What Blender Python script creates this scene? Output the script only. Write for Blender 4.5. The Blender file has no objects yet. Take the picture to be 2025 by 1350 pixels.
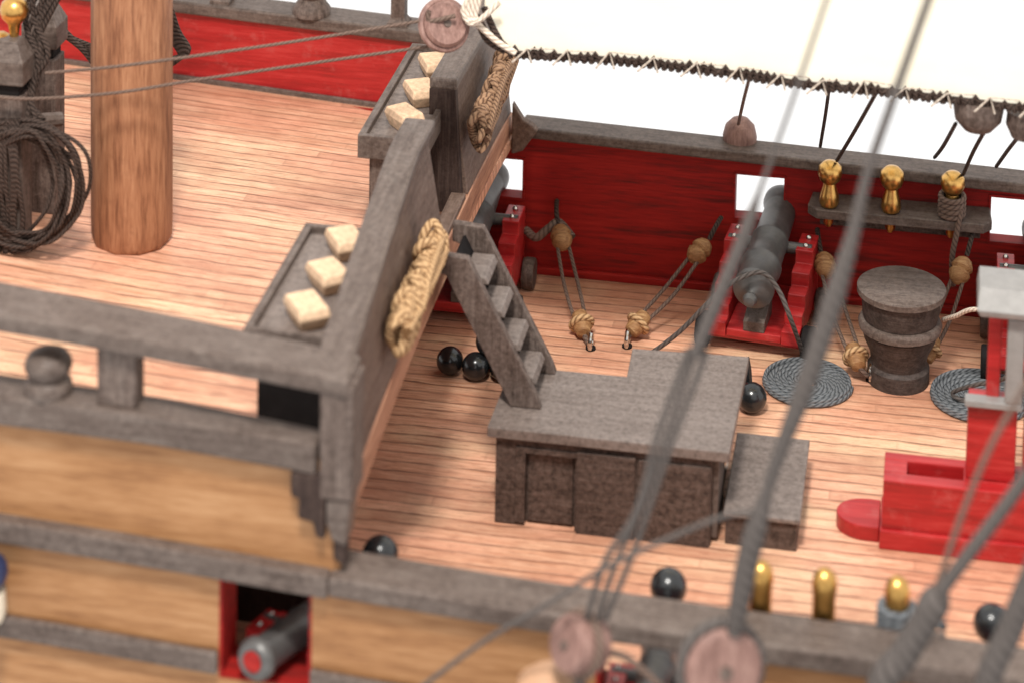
import bpy, bmesh, math, random
from mathutils import Vector, Matrix
random.seed(11)
sc = bpy.context.scene
sc.unit_settings.system = 'METRIC'; sc.unit_settings.scale_length = 0.01      # one unit is one centimetre: the ship is a model
COL = sc.collection
# ------------------------------------------------------------------ camera
P_, T_, RO_ = [math.radians(v) for v in (7.0, 9.24, 1.18)]
FPX, CX, CY, DIST = 4922.0, 1092.0, -1177.0, 58.0
_g = Vector((-math.sin(T_), math.cos(T_), 0)); _r = Vector((math.cos(T_), math.sin(T_), 0)); _z = Vector((0, 0, 1))
CF = _g*math.cos(P_) - _z*math.sin(P_); _u = _r.cross(CF)
CR = _r*math.cos(RO_) + _u*math.sin(RO_); CU = -_r*math.sin(RO_) + _u*math.cos(RO_)
def ray(px, py): return CF + CR*((px-CX)/FPX) - CU*((py-CY)/FPX)
CC = -ray(1012, 675)*DIST
def at(px, py, x=None, y=None, z=None):
    "real point on the plane x=, y= or z= read off the photograph"
    v = ray(px, py)
    i, c = (2, z) if z is not None else ((0, x) if x is not None else (1, y))
    return CC + v*((c-CC[i])/v[i])
cd = bpy.data.cameras.new('camera'); cam = bpy.data.objects.new('camera', cd); COL.objects.link(cam)
M = Matrix((CR, CU, -CF)).transposed().to_4x4(); M.translation = CC; cam.matrix_world = M
cd.sensor_width = 36; cd.lens = FPX/2025*36
cd.shift_x = -(CX-1012.5)/2025; cd.shift_y = -(675-CY)/2025
cd.clip_start = 1; cd.clip_end = 500
cd.dof.use_dof = True; cd.dof.focus_distance = 57; cd.dof.aperture_fstop = 0.18
sc.camera = cam
# ------------------------------------------------------------------ light
w = bpy.data.worlds.new('World'); sc.world = w; w.use_nodes = True
w.node_tree.nodes['Background'].inputs[0].default_value = (1.0, 0.985, 0.97, 1); w.node_tree.nodes['Background'].inputs[1].default_value = 1.0
ld = bpy.data.lights.new('studio_lamp', 'AREA'); ld.shape = 'DISK'; ld.size = 8; ld.energy = 33000; ld.color = (1, .96, .9)
lo = bpy.data.objects.new('studio_lamp', ld); COL.objects.link(lo)
_d = Vector((.0, -.50, .86)).normalized(); lo.location = Vector((2, -5, 2)) + _d*62
lo.rotation_euler = _d.to_track_quat('Z', 'Y').to_euler()
sc.view_settings.view_transform = 'Standard'; sc.view_settings.look = 'None'; sc.view_settings.exposure = 0.3; sc.view_settings.gamma = 1
sc.cycles.max_bounces = 6; sc.cycles.caustics_reflective = False; sc.cycles.caustics_refractive = False
try: sc.cycles.use_denoising = True
except Exception: pass
# ------------------------------------------------------------------ materials
class NT:
    def __init__(s, name):
        s.m = bpy.data.materials.new(name); s.m.use_nodes = True; s.t = s.m.node_tree; s.b = s.t.nodes['Principled BSDF']
    def n(s, typ, **k):
        o = s.t.nodes.new(typ)
        for a, v in k.items():
            if a.startswith('i_'):
                key = a[2:]; key = int(key) if key.isdigit() else key.replace('_', ' ')
                if hasattr(v, 'is_linked') or isinstance(v, bpy.types.NodeSocket): s.t.links.new(v, o.inputs[key])
                else: o.inputs[key].default_value = v
            else: setattr(o, a, v)
        return o
    def link(s, a, b): s.t.links.new(a, b)
    def coord(s, scale=(1, 1, 1), kind='Object', loc=(0, 0, 0)):
        c = s.n('ShaderNodeTexCoord'); mp = s.n('ShaderNodeMapping'); mp.inputs['Scale'].default_value = scale; mp.inputs['Location'].default_value = loc
        s.link(c.outputs[kind], mp.inputs[0]); return mp.outputs[0]
    def noise(s, vec, scale=1, detail=4, rough=.55):
        o = s.n('ShaderNodeTexNoise'); o.inputs['Scale'].default_value = scale; o.inputs['Detail'].default_value = detail; o.inputs['Roughness'].default_value = rough
        s.link(vec, o.inputs['Vector']); return o.outputs['Fac']
    def ramp(s, fac, stops):
        o = s.n('ShaderNodeValToRGB'); e = o.color_ramp.elements
        e[0].position, e[0].color = stops[0][0], (*stops[0][1], 1); e[1].position, e[1].color = stops[-1][0], (*stops[-1][1], 1)
        for p, c in stops[1:-1]: q = e.new(p); q.color = (*c, 1)
        s.link(fac, o.inputs[0]); return o.outputs[0]
    def math(s, op, a, b=0.0, c=None):
        o = s.n('ShaderNodeMath', operation=op)
        for i, v in enumerate((a, b) if c is None else (a, b, c)):
            if isinstance(v, (int, float)): o.inputs[i].default_value = v
            else: s.link(v, o.inputs[i])
        return o.outputs[0]
    def mix(s, f, a, b, mode='MIX'):
        o = s.n('ShaderNodeMix', data_type='RGBA', blend_type=mode)
        for key, v in ((0, f), (6, a), (7, b)):
            if isinstance(v, (int, float)): o.inputs[key].default_value = v
            elif isinstance(v, tuple): o.inputs[key].default_value = (*v, 1)
            else: s.link(v, o.inputs[key])
        return o.outputs[2]
    def bump(s, h, strength=.3, dist=.02):
        o = s.n('ShaderNodeBump'); o.inputs['Strength'].default_value = strength; o.inputs['Distance'].default_value = dist
        s.link(h, o.inputs['Height']); s.link(o.outputs[0], s.b.inputs['Normal'])
    def done(s, col, rough=.6, metal=0, spec=.5):
        if isinstance(col, tuple): s.b.inputs['Base Color'].default_value = (*col, 1)
        else: s.link(col, s.b.inputs['Base Color'])
        if isinstance(rough, (int, float)): s.b.inputs['Roughness'].default_value = rough
        else: s.link(rough, s.b.inputs['Roughness'])
        s.b.inputs['Metallic'].default_value = metal; s.b.inputs['Specular IOR Level'].default_value = spec
        return s.m

def deck_material():
    k = NT('deck_planking'); pw = .37
    raw = k.n('ShaderNodeTexCoord').outputs['Object']
    warp = k.noise(k.coord((.25, .25, .25)), 1, 2)
    sep = k.n('ShaderNodeSeparateXYZ'); k.link(raw, sep.inputs[0])
    yy = k.math('ADD', k.math('DIVIDE', sep.outputs[1], pw), k.math('ADD', k.math('MULTIPLY', k.math('SUBTRACT', warp, .5), .7), k.math('MULTIPLY', k.math('SUBTRACT', k.noise(k.coord((1.6, 3, 1)), 1, 3), .5), .28)))
    fr = k.math('FRACT', yy); idx = k.math('FLOOR', yy)
    wn = k.n('ShaderNodeTexWhiteNoise', noise_dimensions='1D'); k.link(idx, wn.inputs['W'])
    # butt joints
    xx = k.math('ADD', k.math('DIVIDE', sep.outputs[0], 7.3), k.math('MULTIPLY', wn.outputs[0], 9.7)); xf = k.math('FRACT', xx); xi = k.math('FLOOR', xx)
    wn2 = k.n('ShaderNodeTexWhiteNoise', noise_dimensions='2D'); cb = k.n('ShaderNodeCombineXYZ'); k.link(idx, cb.inputs[0]); k.link(xi, cb.inputs[1]); k.link(cb.outputs[0], wn2.inputs['Vector'])
    d = k.math('ABSOLUTE', k.math('SUBTRACT', fr, .5))
    sn = k.noise(k.coord((1.3, 6, 1)), 1, 3)
    seam = k.n('ShaderNodeMapRange'); k.link(d, seam.inputs[0]); seam.inputs[1].default_value = .36; seam.inputs[2].default_value = .475
    seamv = k.math('MULTIPLY', seam.outputs[0], k.ramp(sn, [(.32, (.3,)*3), (.6, (1,)*3)]))
    jd = k.n('ShaderNodeMapRange'); k.link(xf, jd.inputs[0]); jd.inputs[1].default_value = .012; jd.inputs[2].default_value = .004
    seamv = k.math('MAXIMUM', seamv, k.math('MULTIPLY', jd.outputs[0], .22))
    grain = k.noise(k.coord((.7, 13, 4)), 1, 6, .65)
    fine = k.noise(k.coord((2.2, 34, 9)), 1, 5, .7)
    blot = k.noise(k.coord((.33, .8, 1)), 1, 4, .6)
    gloss_blot = k.noise(k.coord((.22, .5, 1), loc=(7, 3, 0)), 1, 3, .6)
    base = k.ramp(grain, [(.22, (.36, .14, .065)), (.38, (.64, .31, .185)), (.54, (.80, .46, .30)), (.8, (.90, .62, .43))])
    base = k.mix(k.math('MULTIPLY', k.ramp(blot, [(.42, (0,)*3), (.66, (1,)*3)]), .55), base, (.82, .40, .27))
    base = k.mix(k.math('MULTIPLY', k.ramp(gloss_blot, [(.5, (0,)*3), (.68, (1,)*3)]), .5), base, (.86, .66, .42))  # pale yellow blotches painted in place of glossy highlights
    bl3 = k.noise(k.coord((.28, .42, 1), loc=(1.5, 11, 2)), 1, 6, .7)
    base = k.mix(k.math('MULTIPLY', k.ramp(bl3, [(.44, (0,)*3), (.62, (1,)*3)]), .6), base, (.46, .21, .125))
    tint = k.ramp(wn2.outputs[0], [(0, (.80, .76, .74)), (.5, (.96, .95, .93)), (1, (1.05, 1.04, 1.03))])
    base = k.mix(1.0, base, tint, 'MULTIPLY')
    base = k.mix(k.math('MULTIPLY', k.ramp(fine, [(.32, (1,)*3), (.50, (0,)*3)]), .8), base, (.36, .14, .08))
    st = k.noise(k.coord((1.1, 20, 3), loc=(3, 9, 1)), 1, 4, .75)
    base = k.mix(k.math('MULTIPLY', k.ramp(st, [(.33, (1,)*3), (.42, (0,)*3)]), .75), base, (.20, .08, .05))
    kn = k.n('ShaderNodeTexVoronoi'); kn.inputs['Scale'].default_value = 1; k.link(k.coord((.45, 1.1, 0)), kn.inputs['Vector'])
    base = k.mix(k.math('MULTIPLY', k.ramp(kn.outputs['Distance'], [(.03, (1,)*3), (.09, (0,)*3)]), .5), base, (.42, .2, .12))
    col = k.mix(k.math('MULTIPLY', seamv, .8), base, (.20, .085, .05))
    k.bump(k.math('SUBTRACT', k.math('MULTIPLY', fine, .35), seamv), .5, .03)
    return k.done(col, k.math('ADD', k.math('MULTIPLY', grain, .35), .28), 0, .45)

def wood(name, dark, mid, light, axis='x', scale=1.0, rough=.6, fine=.5, speck=0.0, bump=.3, spec=.4, coords='Object'):
    k = NT(name); s = {'x': (.5, 7, 7), 'y': (7, .5, 7), 'z': (7, 7, .5)}[axis]; s = tuple(v*scale for v in s)
    g = k.noise(k.coord(s, coords), 1, 6, .62); f = k.noise(k.coord(tuple(v*4 for v in s), coords), 1, 4, .6); b = k.noise(k.coord((.6*scale,)*3, coords), 1, 3)
    v = k.math('ADD', k.math('MULTIPLY', g, .6), k.math('ADD', k.math('MULTIPLY', f, fine*.4), k.math('MULTIPLY', b, .4-.4*fine+.0)))
    v = k.math('ADD', v, (1-.6-fine*.4-(.4-.4*fine))*.5)
    col = k.ramp(v, [(.34, dark), (.5, mid), (.66, light)])
    h = f
    if speck:
        sp = k.noise(k.coord((9, 9, 9), coords), 1, 5, .8)
        col = k.mix(k.math('MULTIPLY', k.ramp(sp, [(.38, (1,)*3), (.5, (0,)*3)]), speck), col, tuple(c*.5 for c in dark))
        col = k.mix(k.math('MULTIPLY', k.ramp(sp, [(.52, (0,)*3), (.66, (1,)*3)]), speck*.7), col, tuple(min(1, c*1.5) for c in light))
        h = k.math('ADD', f, sp)
    k.bump(h, bump, .03)
    return k.done(col, rough, 0, spec)

def rope_mat(name, c1, c2, pitch=6.0, bump=.8):
    k = NT(name); uv = k.n('ShaderNodeTexCoord').outputs['UV']; sep = k.n('ShaderNodeSeparateXYZ'); k.link(uv, sep.inputs[0])
    ph = k.math('ADD', k.math('MULTIPLY', sep.outputs[0], pitch), k.math('MULTIPLY', sep.outputs[1], 3))
    s = k.math('ABSOLUTE', k.math('SINE', k.math('MULTIPLY', ph, math.pi)))
    n = k.noise(k.coord((9, 9, 9)), 1, 4, .7)
    v = k.math('ADD', k.math('MULTIPLY', s, .55), k.math('MULTIPLY', n, .45))
    col = k.ramp(v, [(.25, c1), (.75, c2)])
    k.bump(v, bump, .03); return k.done(col, .85, 0, .25)

def plain(name, col, rough=.5, metal=0, spec=.5, var=.25, nscale=4, bump=.15):
    k = NT(name); n = k.noise(k.coord((nscale,)*3), 1, 5, .65)
    c = k.ramp(n, [(.3, tuple(v*(1-var) for v in col)), (.7, tuple(min(1, v*(1+var)) for v in col))])
    k.bump(n, bump, .03); return k.done(c, rough, metal, spec)

MT = {}
MT['deck'] = deck_material()
DK = ((.062, .042, .033), (.116, .086, .072), (.160, .126, .108))
MT['dark_x'] = wood('dark_stained_wood', *DK, 'x', 1.5, .5, fine=.4, speck=.45, spec=.25, bump=.2)
MT['dark_y'] = wood('dark_stained_wood_crosswise', *DK, 'y', 1.5, .5, fine=.4, speck=.45, spec=.25, bump=.2)
MT['dark_z'] = wood('dark_stained_wood_upright', (.05, .034, .027), (.115, .082, .068), (.18, .14, .12), 'z', 1.1, .6, speck=.5, spec=.25)
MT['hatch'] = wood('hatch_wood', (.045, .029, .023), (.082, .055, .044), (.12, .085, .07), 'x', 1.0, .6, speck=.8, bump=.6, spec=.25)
MT['hatch_top'] = wood('lit_hatch_wood', (.125, .095, .081), (.172, .137, .119), (.21, .17, .15), 'x', .8, .5, fine=.25, speck=.6, bump=.15, spec=.3)  # hatch wood made paler, lamp sheen on flat tops put into the colour
MT['wall'] = wood('wall_wood', (.075, .045, .034), (.135, .088, .068), (.19, .135, .108), 'y', 1.2, .6, speck=.4, spec=.25)
MT['edge'] = wood('bare_edge_wood', (.17, .07, .04), (.36, .17, .10), (.50, .27, .17), 'y', 1.1, .6)
MT['hull'] = wood('ochre_hull_wood', (.20, .085, .032), (.34, .165, .068), (.44, .24, .115), 'x', 1.0, .5, fine=.5, bump=.15, spec=.3)
MT['mast'] = wood('mast_wood', (.15, .055, .026), (.33, .145, .072), (.45, .225, .12), 'z', .95, .55, fine=.8)
MT['red'] = wood('red_paint', (.22, .010, .010), (.39, .014, .015), (.50, .04, .038), 'x', .8, .38, fine=.4, bump=.2, spec=.5)
def wear(m, col, amt):
    t = m.node_tree; b = t.nodes['Principled BSDF']; src = b.inputs['Base Color'].links[0].from_socket
    tc = t.nodes.new('ShaderNodeTexCoord'); n = t.nodes.new('ShaderNodeTexNoise'); n.inputs['Scale'].default_value = 1.7; n.inputs['Detail'].default_value = 8; n.inputs['Roughness'].default_value = .75
    t.links.new(tc.outputs['Object'], n.inputs['Vector']); rp = t.nodes.new('ShaderNodeValToRGB'); rp.color_ramp.elements[0].position = .54; rp.color_ramp.elements[1].position = .68
    t.links.new(n.outputs['Fac'], rp.inputs[0]); mu = t.nodes.new('ShaderNodeMath'); mu.operation = 'MULTIPLY'; mu.inputs[1].default_value = amt; t.links.new(rp.outputs[0], mu.inputs[0])
    mx = t.nodes.new('ShaderNodeMix'); mx.data_type = 'RGBA'; t.links.new(mu.outputs[0], mx.inputs[0]); t.links.new(src, mx.inputs[6]); mx.inputs[7].default_value = (*col, 1); t.links.new(mx.outputs[2], b.inputs['Base Color'])
wear(MT['red'], (.46, .10, .09), .5); wear(MT['mast'], (.20, .08, .04), .5); wear(MT['dark_x'], (.22, .18, .155), .4); wear(MT['dark_y'], (.20, .17, .15), .35)
MT['red_dull'] = wood('shaded_red_paint', (.09, .012, .010), (.28, .012, .010), (.38, .020, .014), 'x', .7, .55, fine=.6, spec=.2)  # duller copy of the red, shade from cap rail and sail put into colour
MT['pinkblock'] = wood('pearwood', (.10, .048, .038), (.22, .12, .098), (.33, .20, .165), 'z', 1.0, .6)
MT['boxwood'] = wood('boxwood', (.16, .065, .02), (.30, .15, .06), (.46, .27, .12), 'x', 2, .65, bump=.4)
MT['cork'] = plain('pale_wood_ends', (.62, .42, .27), .85, var=.3, nscale=9, bump=.4)
MT['rope_tan'] = rope_mat('tan_rope', (.17, .085, .035), (.56, .36, .19), 7)
MT['rope_mid'] = rope_mat('umber_rope', (.10, .05, .03), (.38, .23, .14), 7)
MT['rope_brown'] = rope_mat('brown_rope', (.07, .045, .035), (.17, .115, .09), 8, .4)
MT['rope_grey'] = rope_mat('grey_rope', (.045, .038, .034), (.115, .098, .09), 5, .6)
MT['rope_black'] = rope_mat('black_rope', (.014, .009, .007), (.075, .050, .040), 9, .9)
MT['rope_coil'] = rope_mat('slate_rope', (.045, .050, .055), (.17, .18, .19), 6)
MT['rope_white'] = rope_mat('white_cord', (.40, .32, .25), (.72, .62, .52), 7)
MT['brass'] = plain('polished_brass', (.62, .36, .11), .3, 1, var=.3, nscale=6, bump=.03)
MT['iron'] = plain('black_iron', (.012, .013, .014), .22, 0, .6, var=.2, nscale=3, bump=.05)
MT['gun'] = plain('gunmetal', (.10, .096, .092), .42, .3, .5, var=.3, nscale=3)
MT['steel'] = plain('worn_steel', (.62, .6, .56), .2, 1)
MT['bracket'] = wood('dark_brown_wood', (.02, .012, .010), (.045, .027, .022), (.075, .05, .04), 'z', 1.2, .7, speck=.3, spec=.2)  # very dark brown wood, as on the brackets and gate post
MT['drum'] = wood('shaded_drum_wood', (.025, .017, .014), (.055, .040, .034), (.085, .066, .058), 'x', 1.2, .6, speck=.4, spec=.25)  # darker than the disc, shade on drum body and base put into colour
MT['black'] = plain('black_paint', (.012, .010, .010), .75, 0, .15)
MT['navy'] = plain('navy_paint', (.02, .03, .08), .35)
MT['grey_paint'] = plain('grey_metal_paint', (.25, .238, .225), .4, var=.12)
MT['boxpale'] = plain('pale_boxwood', (.42, .24, .14), .6, var=.12)
MT['cream'] = plain('cream_paint', (.75, .66, .52), .5)
def sail_material():
    k = NT('sailcloth'); a = k.coord((40, 40, 40)); n = k.noise(a, 1, 2); b = k.noise(k.coord((.5, .5, 1.5)), 1, 3)
    c = k.ramp(b, [(.3, (.92, .88, .77)), (.7, (.96, .93, .85))]); k.bump(n, .2, .02)
    m = k.done(c, .9, 0, .1)
    tr = k.n('ShaderNodeBsdfTranslucent'); tr.inputs[0].default_value = (.85, .78, .6, 1); mx = k.n('ShaderNodeMixShader'); mx.inputs[0].default_value = .45
    out = k.t.nodes['Material Output']; k.link(k.b.outputs[0], mx.inputs[1]); k.link(tr.outputs[0], mx.inputs[2]); k.link(mx.outputs[0], out.inputs[0])
    return m
MT['sail'] = sail_material()
# ------------------------------------------------------------------ mesh helpers
WORLD = set()      # things whose parts are drawn in world coordinates
class MB:
    def __init__(s): s.bm = bmesh.new(); s.uv = s.bm.loops.layers.uv.new('UVMap')
    def face(s, vs):
        try: return s.bm.faces.new(vs)
        except ValueError: return None
    def hexa(s, p):
        "eight corners: bottom ring 0-3, top ring 4-7"
        v = [s.bm.verts.new(q) for q in p]
        for f in ((3, 2, 1, 0), (4, 5, 6, 7), (0, 1, 5, 4), (1, 2, 6, 5), (2, 3, 7, 6), (3, 0, 4, 7)): s.face([v[i] for i in f])
        return s
    def box(s, x0, x1, y0, y1, z0, z1):
        return s.hexa([(x0, y0, z0), (x1, y0, z0), (x1, y1, z0), (x0, y1, z0), (x0, y0, z1), (x1, y0, z1), (x1, y1, z1), (x0, y1, z1)])
    def sweep(s, secs):
        "secs: list of equal-length closed rings; caps both ends"
        rings = [[s.bm.verts.new(q) for q in r] for r in secs]; n = len(rings[0])
        for a, b in zip(rings, rings[1:]):
            for i in range(n): s.face([a[i], a[(i+1) % n], b[(i+1) % n], b[i]])
        s.face(rings[0][::-1]); s.face(rings[-1]); return s
    def prism(s, poly, d, axis='x', off=0.0):
        "poly in the two remaining axes, extruded by d along axis"
        def mk(a, b, c): return {'x': (c, a, b), 'y': (a, c, b), 'z': (a, b, c)}[axis]
        return s.sweep([[mk(a, b, off) for a, b in poly], [mk(a, b, off+d) for a, b in poly]])
    def lathe(s, prof, seg=28, frame=None, close=True):
        "prof: (r, h) along local z"
        fr = frame or Matrix.Identity(4); rings = []
        for r, h in prof:
            rings.append([s.bm.verts.new(fr @ Vector((max(r, 1e-4)*math.cos(2*math.pi*i/seg), max(r, 1e-4)*math.sin(2*math.pi*i/seg), h))) for i in range(seg)])
        for a, b in zip(rings, rings[1:]):
            for i in range(seg): s.face([a[i], a[(i+1) % seg], b[(i+1) % seg], b[i]])
        s.face(rings[0][::-1]); s.face(rings[-1]); return s
    def ball(s, c, r, seg=20):
        c = Vector(c); n = seg//2
        return s.lathe([(r*math.sin(math.pi*i/n), -r*math.cos(math.pi*i/n)) for i in range(n+1)], seg, Matrix.Translation(c))
    def tube(s, pts, r, seg=8, smooth=6, closed=False):
        pts = [Vector(p) for p in pts]
        if smooth and len(pts) > 2:
            out = []; n = len(pts); rng = range(n if closed else n-1)
            for i in rng:
                g = (lambda j: pts[j % n]) if closed else (lambda j: pts[min(max(j, 0), n-1)])
                p0, p1, p2, p3 = g(i-1), g(i), g(i+1), g(i+2)
                for q in range(smooth):
                    t = q/smooth
                    out.append(.5*((2*p1) + (p2-p0)*t + (2*p0-5*p1+4*p2-p3)*t*t + (3*p1-p0-3*p2+p3)*t**3))
            if not closed: out.append(pts[-1])
            pts = out
        n = len(pts); T = []
        for i in range(n):
            a = pts[(i-1) % n] if closed or i else pts[0]; b = pts[(i+1) % n] if closed or i < n-1 else pts[-1]
            T.append((b-a).normalized())
        up = Vector((0, 0, 1)) if abs(T[0].z) < .9 else Vector((1, 0, 0)); N = (up - T[0]*up.dot(T[0])).normalized(); rings = []; L = [0]
        for i in range(n):
            if i: N = (N - T[i]*N.dot(T[i])).normalized(); L.append(L[-1]+(pts[i]-pts[i-1]).length)
            B = T[i].cross(N); rr = r(i/(n-1)) if callable(r) else r
            rings.append([s.bm.verts.new(pts[i] + N*(rr*math.cos(2*math.pi*k/seg)) + B*(rr*math.sin(2*math.pi*k/seg))) for k in range(seg)])
        m = n if closed else n-1
        for i in range(m):
            a, b = rings[i], rings[(i+1) % n]; la = L[i]; lb = L[i+1] if i+1 < n else L[i]+(pts[0]-pts[i]).length
            for k in range(seg):
                f = s.face([a[k], a[(k+1) % seg], b[(k+1) % seg], b[k]])
                if f:
                    for lp, q in zip(f.loops, ((la, k/seg), (la, (k+1)/seg), (lb, (k+1)/seg), (lb, k/seg))): lp[s.uv].uv = q
        if not closed: s.face(rings[0][::-1]); s.face(rings[-1])
        return s
    def build(s, name, mat, parent=None, bevel=0.0, smooth=False, loc=None, rot=None):
        bmesh.ops.recalc_face_normals(s.bm, faces=s.bm.faces[:])
        me = bpy.data.meshes.new(name); s.bm.to_mesh(me); s.bm.free(); me.materials.append(MT[mat] if isinstance(mat, str) else mat)
        o = bpy.data.objects.new(name, me); COL.objects.link(o)
        if smooth:
            for p in me.polygons: p.use_smooth = True
            try: me.set_sharp_from_angle(angle=math.radians(42))
            except Exception: pass
        if bevel:
            b = o.modifiers.new('bevel', 'BEVEL'); b.width = bevel; b.segments = 2; b.limit_method = 'ANGLE'; b.angle_limit = math.radians(40)
        if loc is not None: o.location = loc
        if rot is not None: o.rotation_euler = rot
        if parent is not None:
            o.parent = parent
            if parent.name in WORLD: o.location = -Vector(parent.location)
        return o
def tag(o, label=None, cat=None, group=None, kind=None):
    if label: o['label'] = label
    if cat: o['category'] = cat
    if group: o['group'] = group
    if kind: o['kind'] = kind
    return o
def empty(name, loc, label, cat, group=None, rz=0):
    o = bpy.data.objects.new(name, None); COL.objects.link(o); o.location = loc; o.rotation_euler = (0, 0, rz); o.empty_display_size = .5
    return tag(o, label, cat, group)
def copy_tree(o, parent=None):
    c = o.copy(); COL.objects.link(c); c.parent = parent
    for ch in [q for q in o.children]: copy_tree(ch, c)
    return c
def frame_to(p, d, roll=0):
    d = Vector(d).normalized(); m = d.to_track_quat('Z', 'Y').to_matrix().to_4x4(); m.translation = Vector(p); return m
# ------------------------------------------------------------------ decks and hull
CLY, HB = -5.5, 9.1
def camber(y): return 1-((y-CLY)/HB)**2
def zu(x, y): return 3.5 + .5*camber(y) + .055*max(0, -x-.6)          # upper deck surface
def zs(y): return 3.38 + .58*camber(y)                                # underside of the break
bm = MB(); bm.box(-18, 20, -14.55, 3.62, -.5, 0); tag(bm.build('main_deck', 'deck'), kind='structure')
bm = MB(); nx, ny = 18, 24
gx = [-18 + (17.36)*i/nx for i in range(nx+1)]; gy = [-14.5 + 18.75*j/ny for j in range(ny+1)]
V = [[bm.bm.verts.new((x, y, zu(x, y))) for y in gy] for x in gx]; W = [[bm.bm.verts.new((x, y, zu(x, y)-.25)) for y in gy] for x in gx]
for i in range(nx):
    for j in range(ny):
        bm.face([V[i][j], V[i+1][j], V[i+1][j+1], V[i][j+1]]); bm.face([W[i][j], W[i][j+1], W[i+1][j+1], W[i+1][j]])
for i in range(nx):
    bm.face([V[i][0], W[i][0], W[i+1][0], V[i+1][0]]); bm.face([V[i][ny], V[i+1][ny], W[i+1][ny], W[i][ny]])
for j in range(ny):
    bm.face([V[0][j], V[0][j+1], W[0][j+1], W[0][j]]); bm.face([V[nx][j], W[nx][j], W[nx][j+1], V[nx][j+1]])
tag(bm.build('upper_deck', 'deck'), kind='structure')

def interp(tab, x):
    if x <= tab[0][0]: a, b = tab[0], tab[1]
    elif x >= tab[-1][0]: a, b = tab[-2], tab[-1]
    else:
        for a, b in zip(tab, tab[1:]):
            if a[0] <= x <= b[0]: break
    return a[1] + (b[1]-a[1])*(x-a[0])/(b[0]-a[0])
def rail(mb, xs, y0, y1, ztop, th, round_=0.0):
    "a strip following the sheer; y0,y1 numbers or functions"
    secs = []
    for x in xs:
        a = y0(x) if callable(y0) else y0; b = y1(x) if callable(y1) else y1; z = ztop(x)
        secs.append([(x, a, z-th), (x, b, z-th), (x, b, z), (x, a, z)])
    return mb.sweep(secs)
def lin(a, b, n): return [a + (b-a)*i/n for i in range(n+1)]
def panel(mb, x0, x1, y0, y1, z0, z1, n=8):
    secs = []
    for x in lin(x0, x1, n):
        a = z0(x) if callable(z0) else z0; b = z1(x) if callable(z1) else z1
        secs.append([(x, y0, a), (x, y1, a), (x, y1, b), (x, y0, b)])
    return mb.sweep(secs)
# near side ---------------------------------------------------------
nz = lambda x: interp([(-6.5, 3.68), (-3.7, 3.56), (-.1, 3.33), (2.6, 3.19), (6.9, 3.08), (11.3, 3.0)], x)
near = empty('ship_side', (0, -14.8, 0), 'ochre planked side of the ship nearest the viewer, with dark rails and two gun ports', 'ship side'); WORLD.add(near.name)
ports = [(-2.55, -.88, 1.12), (4.12, 5.95, .82), (10.2, 11.9, .7)]
hb = MB(); x = -18
for a, b, zb in ports:
    panel(hb, x, a, -14.85, -14.5, -3, lambda q: nz(q)-.3, 10)
    panel(hb, a, b, -14.85, -14.5, -3, zb, 2); x = b
panel(hb, x, 20, -14.85, -14.5, -3, lambda q: nz(q)-.3, 8)
hb.build('planking', 'hull', near)
hb = MB(); rail(hb, lin(-.55, 20, 16), lambda x: -15.05, -14.1, nz, .36); hb.build('cap_rail', 'dark_x', near, .05)
hb = MB(); rail(hb, lin(-18, -.56, 14), -15.05, -14.6, nz, .42); hb.build('moulding', 'dark_x', near, .05)
hb = MB(); hb.box(2.0, 14, -18.3, -14.86, .3, .55); hb.build('channel_board', 'dark_x', near, .05)
hb = MB(); wz = lambda x: nz(x)-1.83
x = -18
for a, b, zb in ports: rail(hb, lin(x, a-.0, 5), -15.0, -14.86, wz, .4); x = b
rail(hb, lin(x, 20, 5), -15.0, -14.86, wz, .4); hb.build('moulding', 'dark_x', near, .04)
uz = lambda x: interp([(-6.5, 5.99), (-3.73, 5.94), (-1.3, 5.76)], x)
hb = MB(); panel(hb, -18, -.42, -14.78, -14.55, lambda q: nz(q)-.05, lambda q: uz(q)-.4, 14); hb.build('upper_planking', 'hull', near)
hb = MB(); rail(hb, lin(-18, -.8, 12), -15.0, lambda x: -14.25-.03*(x+6), uz, .55); hb.build('upper_rail', 'dark_x', near, .06)
tz = lambda x: interp([(-6.5, 7.53), (-3.73, 7.33), (-.6, 7.02)], x)
hb = MB(); rail(hb, lin(-18, -.22, 12), -15.05, lambda x: -13.95-.03*(x+6), tz, .34); hb.build('handrail', 'dark_x', near, .06)
for q in (-4.42, -9.6, -14.5):
    hb = MB(); z0, z1 = uz(q)-.02, tz(q)-.3; hb.box(q-.36, q+.36, -14.86, -14.4, z0, z1); hb.build('rail_post', 'dark_z', near, .04)
for q in (-5.75, -11.5, -16):
    hb = MB(); hb.lathe([(.40, 0), (.43, .1), (.40, .22), (.30, .30), (.30, .34), (.38, .40), (.42, .5), (.41, .6), (.34, .71), (.18, .78), (.04, .80)], 28, Matrix.Translation((q, -14.62, uz(q)-.02)))
    hb.build('timberhead_knob', 'dark_x', near, smooth=True)
hb = MB(); hb.box(-.74, -.14, -15.0, -14.2, 4.75, 6.85); hb.build('corner_post', 'dark_z', near, .05)
hb = MB(); hb.prism([(-.62, 4.74), (-.62, 4.3), (-.52, 4.0), (-.27, 3.9), (-.18, 4.74)], .6, 'y', -14.97); hb.build('corner_post', 'dark_x', near, .05)
hb = MB(); hb.prism([(-1.25, 5.18), (-1.25, 4.75), (-1.1, 4.7), (-1.12, 4.35), (-.85, 4.3), (-.8, 4.05), (-.64, 4.0), (-.64, 5.18)], .2, 'y', -14.99); hb.build('scroll_bracket', 'bracket', near, .04)
hb = MB(); hb.prism([(-.5, 3.62), (-.5, 3.99), (-.28, 3.89), (-.28, 3.5)], .3, 'y', -14.9); hb.build('scroll_bracket', 'bracket', near, .03)
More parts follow.
